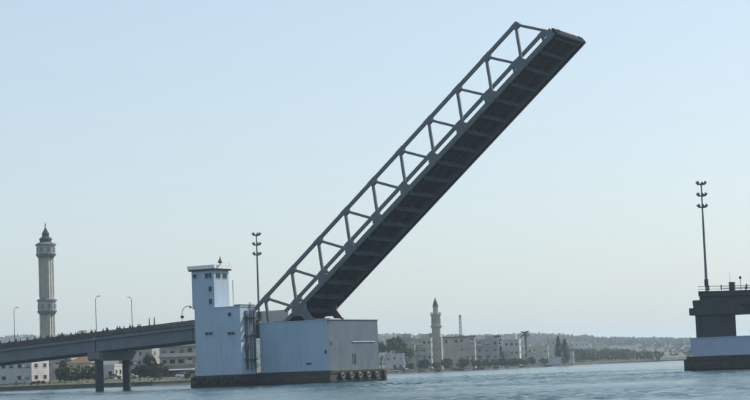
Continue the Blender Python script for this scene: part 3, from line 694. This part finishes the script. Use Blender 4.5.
for i, (x, y, top, ms, lb) in enumerate(SHR):
    g = ground(x, y); s = (top-g)/4.0
    make_tree('shrub', lb, 'shrub', (x, y), ms, (max(s, .35)*1.05, max(s, .35)*1.05, s), i*1.3, 'waterfront shrubs')
HEDGE = [(-216,521,5.0),(-219,540,5.4),(-221,556,5.2),(-226,581,5.0),(-228,590,4.8),(-233,604,5.6),(-238,615,5.0),(-243,627,5.4),(-262,690,5.6),(-266,702,5.2),(-270,712,6.2),(-276,726,6.6),(-282,742,7.2),(-288,760,7.6),(-294,780,8.0),(-300,800,8.2),(-312,840,8.6),(-322,868,9.0),(-334,900,9.4)]
for i, (x, y, top) in enumerate(HEDGE):
    x -= 6; s_ = (top-ground(x, y))/10
    make_tree('hedge_shrub', 'dark green shrub in the broken hedge along the far bank', 'shrub', (x, y), (tm2, tm1, tm3)[i % 3], (max(.3, s_*1.2), max(.3, s_*1.2), s_), i*1.7, 'hedge along the far bank')
for i, (x, y, top, lb) in enumerate(((-262,512,14.5,'broad dark tree peeping over the roofs left of the cream banded building'), (-250,548,15.5,'dark tree between the pinkish-brown building and the grey block'), (-243,577,13.5,'dark tree between layered pine and white stepped house'), (-252,612,13.0,'dark tree just right of the white stepped house'), (-262,640,11.5,'dark tree left of the palm trunk'), (-270,690,12.0,'dark tree between the palm and the cypresses'), (-196,172,10.5,'dark tree behind the orange-roofed house'), (-160,168,9.0,'dark tree left of the apartment house balconies'))):
    s_ = (top-ground(x, y))/10
    make_tree('garden_tree', lb, 'tree', (x, y), (tm2, tb3, tm1)[i % 3], (s_*.8, s_*.8, s_), i*2.1)
# tree belt on the far right bank
BELT = [(-353,920,11.3),(-351,919,11.1),(-380,991,10.1),(-369,968,11.7),(-351,931,11.5),(-379,1002,9.6),(-353,946,10.9),(-374,999,9.1),(-347,942,9.6),(-364,984,11.3),(-346,947,8.2),(-364,994,10.6),(-364,999,8.3),(-361,996,9.9),(-357,991,10.7),(-372,1028,11.3),(-364,1013,10.2),(-357,1003,9.7),(-345,981,9.2),(-362,1023,9.9),(-365,1037,9.6),(-371,1055,10.4),(-344,994,7.5),(-343,999,9.0),(-351,1021,10.1),(-367,1066,6.6),(-369,1075,10.1),(-368,1078,7.1),(-367,1079,7.6),(-341,1022,7.6),(-346,1038,7.6),(-343,1034,7.5),(-340,1035,7.4),(-329,1008,7.3)]
for i, (x, y, top) in enumerate(BELT):
    s = max(.45, (top+1.6-ground(x, y))/10)
    make_tree('bank_tree', 'bushy green tree in the dense row on the far right bank', 'tree', (x, y), (tm1, tm2, tm3)[i % 3], (s*1.15, s*1.15, s), i*.9, 'tree row on the far right bank')
# woods on the ridge and the slope: nobody could count these
rn = random.Random(9); mb = MB()
for i in range(4200):
    x, y, z = rid[rn.randrange(int(len(rid)*.35), int(len(rid)*.86))]; t = -abs(rn.gauss(0, 700)); t = max(t, -1490); 
    fz = next((a[1]+(b[1]-a[1])*(t-a[0])/(b[0]-a[0]) for a, b in zip(OFF, OFF[1:]) if a[0] <= t <= b[0]), 0)
    leaf_quads(mb, (x+vd.x*t, y+vd.y*t, 9+(z-9)*fz+2), rn.uniform(5, 10), 15, 2.6, rn, .6)
for i in range(1900):
    t = rn.uniform(45, 1500)**1.0 if rn.random() < .6 else rn.uniform(45, 300); j = rn.randrange(len(shore)); x, y = shore[j]
    if not (-420 < x < 400 and y > 700): continue
    leaf_quads(mb, (x+INL.x*t+rn.uniform(-90, 90), y+INL.y*t+rn.uniform(-90, 90), land_z(t)+1.8), rn.uniform(2.5, 4.5), 14, 1.3, rn, .75)
tag(mb.build('hillside_woods', 'leaf_dark'), 'dark scrubby woods covering the hazy hill behind the town', 'woods', kind='stuff')
# rough grass tufts along the bank edge
mb = MB()
for i, (x, y) in enumerate(shore):
    if not (-340 < x < -100): continue
    for j in range(26):
        t = rn.uniform(1.5, 26); px, py = x+INL.x*t+rn.uniform(-3.5, 3.5), y+INL.y*t+rn.uniform(-3.5, 3.5); z = land_z(t)-.1
        h_ = rn.uniform(.3, .9); a = rn.uniform(0, 6.28); d = Vector((math.cos(a), math.sin(a), 0))*rn.uniform(.15, .4)
        mb.add([(px-d.x, py-d.y, z), (px+d.x, py+d.y, z), (px+d.x*.5, py+d.y*.5+.1, z+h_), (px-d.x*.7, py-d.y*.7, z+h_*.8)], [(0,1,2,3)])
tag(mb.build('rough_grass', 'leaf_light'), 'rough grass and weeds along the far bank', 'grass', kind='stuff')

# ------------------------------------------------------------------ town
def house(name, label, c, rot, w_, d_, top, wall, floors, cols, side_cols=2, roof='flat', bands=False, balcony=False, ww=1.1, wh=1.3, cat='building', door=True, z0=None, awning=False, tank=False, stair=False, group=None):
    g = ground(*c); g0 = g-.25
    t = thing(name, label, cat, (c[0], c[1], g0), R(rot), group); h = top-g0
    MB().box(-w_/2, w_/2, -d_/2, d_/2, 0, h).build('wall', wall, t)
    if roof == 'flat':
        r_ = MB()
        for a in ((-w_/2-.12, w_/2+.12, -d_/2-.12, -d_/2+.2), (-w_/2-.12, w_/2+.12, d_/2-.2, d_/2+.12), (-w_/2-.12, -w_/2+.2, -d_/2+.2, d_/2-.2), (w_/2-.2, w_/2+.12, -d_/2+.2, d_/2-.2)): r_.box(*a, h, h+.55)
        r_.build('roof_parapet', wall, t)
    elif roof == 'dark':
        MB().box(-w_/2-.5, w_/2+.5, -d_/2-.5, d_/2+.5, h, h+.5).build('roof', 'roofgrey', t)
    else:
        rh = min(w_, d_)*.28; e = .5
        MB().add([(-w_/2-e,-d_/2-e,h),(w_/2+e,-d_/2-e,h),(w_/2+e,d_/2+e,h),(-w_/2-e,d_/2+e,h),(-w_/2+d_*.35,0,h+rh),(w_/2-d_*.35,0,h+rh)], [(0,1,5,4),(1,2,5),(2,3,4,5),(3,0,4),(3,2,1,0)]).build('roof', 'tile', t)
    fh = h/floors; rw = random.Random(int(abs(c[0])*7+abs(c[1])*3))
    for fl in range(floors):
        zc = fl*fh+fh*.55
        for i in range(cols):
            x = -w_/2+w_*(i+.5)/cols
            if fl == 0 and door and i == cols//2: MB().box(x-.55, x+.55, -d_/2-.05, -d_/2+.02, .25, 2.45).build('door', 'dark' if i % 2 else 'blue', t); continue
            if rw.random() < .13: continue
            wk = ww*rw.choice((.75, 1, 1, 1.25)); wn = window(t, wall, (x+rw.uniform(-.25, .25), -d_/2, zc+rw.uniform(-.1, .1)), wk, min(wh, fh*.55)*rw.choice((.8, 1, 1)), '-y', .08)
            q_ = rw.random()
            if q_ < .35: MB().box(-wk/2, wk/2, -.075, -.03, -.1*rw.randint(0, 3), min(wh, fh*.55)*.5).build('shutter', rw.choice(('w_white', 'w_grey', 'w_brown')), wn)
            elif q_ < .5 and fl > 0: MB().box(-wk/2-.4, wk/2+.4, -1.0, -.06, -min(wh, fh*.55)*.5-.45, -min(wh, fh*.55)*.5-.3).box(-wk/2-.4, wk/2+.4, -1.0, -.94, -min(wh, fh*.55)*.5-.3, .15).build('balcony', 'w_white', wn)
            elif q_ < .6: MB().box(wk/2+.3, wk/2+1.05, -.4, -.02, -.3, .2).build('air_conditioner', 'white', wn)
        for i in range(side_cols):
            window(t, wall, (w_/2, -d_/2+d_*(i+.5)/side_cols, zc), ww, min(wh, fh*.55), '+x', .08)
        if bands and fl > 0: MB().box(-w_/2-.3, w_/2+.3, -d_/2-.35, -d_/2-.003, fl*fh-.25, fl*fh+.25).build('floor_band', 'w_white', t)
        if balcony and fl > 0:
            MB().box(-w_/2+.4, w_/2-.4, -d_/2-1.3, -d_/2-.004, fl*fh-.12, fl*fh+.06).build('balcony', 'w_white', t)
            MB().box(-w_/2+.4, w_/2-.4, -d_/2-1.3, -d_/2-1.18, fl*fh+.06, fl*fh+1.0).build('balcony_wall', 'w_white', t)
    if awning: MB().prism([(-d_/2, 2.9), (-d_/2-1.8, 2.5), (-d_/2-1.8, 2.35), (-d_/2, 2.75)], -w_/2+.2, w_/2-.2, 'x').build('awning', 'w_white', t)
    if tank:
        tk = MB().lathe([(.7, 0), (.75, .1), (.75, 1.3), (.2, 1.55)], 10, (w_*.2, d_*.1, h+.01)); tk.build('water_tank', 'w_white', t)
    if stair: MB().box(-w_*.1, w_*.28, -d_*.2, d_*.25, h-.01, h+2.4).build('stair_house', wall, t)
    return t
# left shore
house('waterfront_hall', 'long low white waterfront hall in shade under the left viaduct', (-184.5, 129), 4, 26, 8.6, 8.6, 'w_white', 2, 9, 2, ww=1.5, wh=1.1)
house('house', 'pale pink flat-roofed house behind the white waterfront hall', (-203, 179), 10, 9.5, 8, 12.3, 'w_pink', 3, 3, tank=True)
house('house', 'tall white block behind the orange-roofed house', (-218, 208.5), 5, 8, 9, 16.8, 'w_white', 4, 3, stair=True)
house('house', 'low house with orange tiled roof left of the viaduct columns', (-182.5, 164.5), 8, 8.4, 8, 7.6, 'w_cream', 2, 3, roof='tile')
house('house', 'small white house seen between the viaduct columns', (-167, 157), 12, 5.6, 5.5, 6.2, 'w_white', 1, 2)
house('apartment_block', 'plain grey block right of the viaduct columns', (-189, 202), 12, 12, 9, 14.6, 'w_grey', 4, 4, tank=True)
house('apartment_block', 'pale apartment house with white balcony bands left of the control tower', (-157, 183), 16, 14.5, 9, 15.2, 'w_cream', 4, 5, balcony=True, bands=True, ww=1.4)
house('shop_row', 'low shop row with white awning before the banded apartment house', (-145.5, 163.5), 18, 11.5, 5, 5.4, 'w_brown', 1, 5, awning=True, ww=1.6, wh=1.6)
# centre
house('house', 'small white house with blue front beside the bascule pier', (-237, 460), 22, 8.8, 7, 8.6, 'w_white', 2, 3, 2)
house('house', 'grey flat-roofed house behind the green trees', (-267.7, 525.4), 20, 12, 10, 16.8, 'w_grey', 4, 4, stair=True)
house('apartment_block', 'cream building with white floor bands left of the town minaret', (-240.5, 494.5), 18, 8.6, 8, 15.8, 'w_cream', 4, 4, bands=True, tank=True, stair=True)
house('house', 'narrow low annex at the left of the cream banded building', (-243, 486.5), 18, 4.2, 6, 12.4, 'w_grey', 3, 1, 1)
house('long_building', 'long pinkish-brown building with dark flat roof right of the town minaret', (-240, 531), 24, 15.6, 10, 16.4, 'w_pink', 4, 6, roof='dark')
house('house', 'grey waterfront block left of the layered pine', (-241.5, 565), 24, 11.6, 9, 14.8, 'w_grey', 4, 3, tank=True, stair=True, ww=1.5)
house('house', 'white stepped house between the layered pine and the palm', (-239, 589), 20, 8.2, 8, 14.6, 'w_white', 3, 3, stair=True)
house('house', 'low cream house right of the palm', (-266, 678), 22, 12, 8, 11.4, 'w_cream', 2, 4, stair=True, tank=True)
house('house', 'long low white house behind the cypress pair', (-285.5, 752), 22, 16.5, 8, 8.2, 'w_white', 1, 6, cat='building')
house('house', 'faint house on the hazy slope right of the cypresses', (-576, 1449), 25, 14, 9, 21.5, 'w_white', 3, 4, 2)
house('house', 'faint house farther right on the hazy slope above the tree row', (-600, 1551), 25, 10.5, 9, 21.0, 'w_cream', 3, 3, 2)
house('house', 'faint house on the hazy slope just left of the cypresses', (-518, 1252), 25, 11, 9, 22.5, 'w_grey', 3, 3, 2)
# infill town: what stands hidden behind the piers continues the row
gw = thing('garden_wall', 'low white garden wall along the bank below the palm', 'wall', (-256, 661, ground(-256, 661)), R(30))
MB().box(-11, 11, -.2, .2, -.4, 3.6).build('wall', 'w_white', gw)
for i in range(6): MB().box(-11+i*4.35, -10.6+i*4.35, -.28, .28, -.4, 3.9).build('pilaster', 'w_white', gw)
MB().box(-11.1, 11.1, -.3, .3, 3.9, 4.05).build('coping', 'w_white', gw)
# blue shutters on the small house -> a boat shed door
# minarets
def minaret_tall():
    x, y = -277.4, 260.7; g = ground(x, y)
    t = thing('tall_minaret', 'tall grey minaret with two galleries rising behind the viaduct at left', 'minaret', (x, y, g), R(10))
    z = lambda v: v-g
    MB().box(-3.2, 3.2, -3.2, 3.2, -.4, 9).build('base', 'w_tall', t)
    q = MB(); w_ = 2.0; q.box(-w_, w_, -w_, w_, 9, z(51)); q.build('shaft', 'w_tall', t)
    for a in range(4):       # corner pilasters and the mid rib of each face
        for off in (-1.72, 0, 1.72):
            m_ = MB().box(off-.28, off+.28, -2.22, -2.01, 9.0, z(28.2)); m_.box(off-.28, off+.28, -2.22, -2.01, z(34.6), z(50.2)); o = m_.build('rib', 'w_tall', t); o.rotation_euler = (0, 0, a*math.pi/2)
    for z0, hh, r_ in ((28.6, 5.4, 3.25), (50.4, 5.0, 3.35)):
        MB().lathe([(3.0, z(z0)-.8), (r_*1.16, z(z0)+.3), (r_*1.16, z(z0)+.75)], 16).build('gallery_floor', 'conc', t)
        MB().lathe([(r_*1.06, z(z0)+.75), (r_*1.06, z(z0)+hh-1.1)], 16).build('gallery_wall', 'w_grey', t)
        for k_ in range(8):
            a = k_*math.pi/4; MB().box(r_*1.06-.08, r_*1.06+.06, -.5, .5, z(z0)+1.3, z(z0)+3.1).build('arch_opening', 'conc', t, rz=a)
        MB().lathe([(r_*1.2, z(z0)+hh-1.1), (r_*1.2, z(z0)+hh-.6), (2.6, z(z0)+hh+.1)], 16).build('gallery_roof', 'conc', t)
    MB().lathe([(2.3, z(55.3)), (2.2, z(56.3)), (2.5, z(56.5)), (2.45, z(57.0)), (1.5, z(57.6)), (1.3, z(58.6)), (1.55, z(58.8)), (1.0, z(59.6)), (.5, z(60.6))], 12).build('lantern', 'conc_dark', t)
    MB().lathe([(.15, z(60.4)), (.5, z(61.0)), (.15, z(61.5)), (.3, z(61.9)), (.05, z(63.4))], 8).build('finial', 'black', t)
minaret_tall()
def minaret_town():
    x, y = -236.6, 500.6; g = ground(x, y); z = lambda v: v-g
    t = thing('town_minaret', 'stone minaret with dark pointed cap above the waterfront houses', 'minaret', (x, y, g), R(22))
    MB().box(-2.45, 2.45, -2.45, 2.45, -.4, z(16.6)).build('base', 'w_stone', t)
    MB().box(-1.95, 1.95, -1.95, 1.95, z(16.6), z(21.2)).build('shaft', 'w_stone', t)
    MB().box(-3.4, -1.96, -1.3, .8, z(13.5), z(18.6)).build('stair_turret', 'w_stone', t)
    MB().lathe([(2.0, z(20.4)), (2.9, z(21.6)), (2.9, z(22.2))], 8, rot=R(22.5)).build('gallery_floor', 'w_stone', t)
    MB().lathe([(2.35, z(22.2)), (2.35, z(26.6)), (2.75, z(27.0)), (2.75, z(27.6))], 8, rot=R(22.5)).build('gallery', 'w_stone', t)
    for k_ in range(8): MB().box(2.17-.05, 2.24, -.45, .45, z(23.0), z(25.8)).build('arch_opening', 'w_brown', t, rz=k_*math.pi/4)
    for k_ in range(8): MB().box(2.42, 2.66, -.2, .2, z(27.6), z(28.5)).build('merlon', 'w_stone', t, rz=k_*math.pi/4)
    MB().lathe([(1.35, z(27.6)), (1.3, z(31.0)), (1.55, z(31.2)), (1.55, z(31.6))], 8, rot=R(22.5)).build('lantern', 'w_stone', t)
    MB().lathe([(1.4, z(31.6)), (1.05, z(33.0)), (.35, z(34.6)), (.08, z(35.8))], 8).build('cap', 'black', t)
minaret_town()
# lattice mast
lm = thing('lattice_mast', 'thin lattice radio mast behind the long pinkish-brown building', 'mast', (-252, 556, ground(-252, 556)))
H = 25.6
for sx, sy in ((-1,-1),(1,-1),(1,1),(-1,1)): MB().beam((sx*.9, sy*.9, 0), (sx*.35, sy*.35, H), .14, .14).build('leg', 'galv', lm)
for k_ in range(12):
    a, b = H*k_/12, H*(k_+1)/12; wa, wb = .9-.55*k_/12, .9-.55*(k_+1)/12; br = MB()
    for p, q in (((-wa,-wa,a),(wb,-wb,b)), ((wa,-wa,a),(wb,wb,b)), ((wa,wa,a),(-wb,wb,b)), ((-wa,wa,a),(-wb,-wb,b))): br.beam(p, q, .09, .09)
    br.build('bracing', 'galv', lm)
MB().box(-.45, .45, -.2, .2, H-.2, H+.8).build('antenna_panel', 'galv', lm)

# vehicles on the waterfront road
def car(x, y, rz, paint, label):
    t = thing('parked_car', label, 'car', (x, y, ground(x, y)+.02), R(rz), 'cars parked along the waterfront')
    MB().prism([(-2.1,.35),(2.1,.35),(2.15,.75),(1.95,.92),(1.05,1.0),(.5,1.42),(-1.1,1.45),(-1.75,1.0),(-2.1,.95)], -.85, .85).build('body', paint, t)
    MB().prism([(.95,1.02),(.48,1.38),(-1.05,1.40),(-1.6,1.02)], -.87, .87).build('window', 'glass', t)
    for sx in (-1.3, 1.3):
        for sy in (-.86, .66):
            wv = MB().tube([(sx, sy, .34), (sx, sy+.2, .34)], .34, 12).build('wheel', 'rubber', t); MB().tube([(sx, sy-.01, .34), (sx, sy+.21, .34)], .19, 10).build('rim', 'galv', wv)
    for sy in (-.6, .6): MB().box(2.10, 2.17, sy-.15, sy+.15, .66, .82).build('headlight', 'lens', t)
car(-160.5, 151.0, 20, 'cargrey', 'grey car parked between the viaduct columns')
car(-136.5, 152.5, 30, 'carwhite', 'white car parked before the low shop row')
car(-150.5, 145.5, 20, 'cargrey', 'grey car parked just right of the viaduct columns')
car(-232, 455.5, 70, 'blue', 'blue car parked before the small white house by the bascule pier')
car(-231.5, 459.5, 70, 'carwhite', 'white car parked next to the blue car by the bascule pier')

# ------------------------------------------------------------------ hazy air
hz = bpy.data.materials.new('haze'); hz.use_nodes = True
n, l = hz.node_tree.nodes, hz.node_tree.links; n.clear()
out = n.new('ShaderNodeOutputMaterial'); pv = n.new('ShaderNodeVolumePrincipled')
pv.inputs['Color'].default_value = (.69, .85, .97, 1); pv.inputs['Density'].default_value = 1.25e-4; pv.inputs['Anisotropy'].default_value = .25
l.new(pv.outputs[0], out.inputs['Volume'])
tag(MB().box(-17000, 16000, -13500, 14500, -2.5, 150).build('haze', hz), 'thin pale haze over the channel and the far shore', 'haze', kind='stuff')
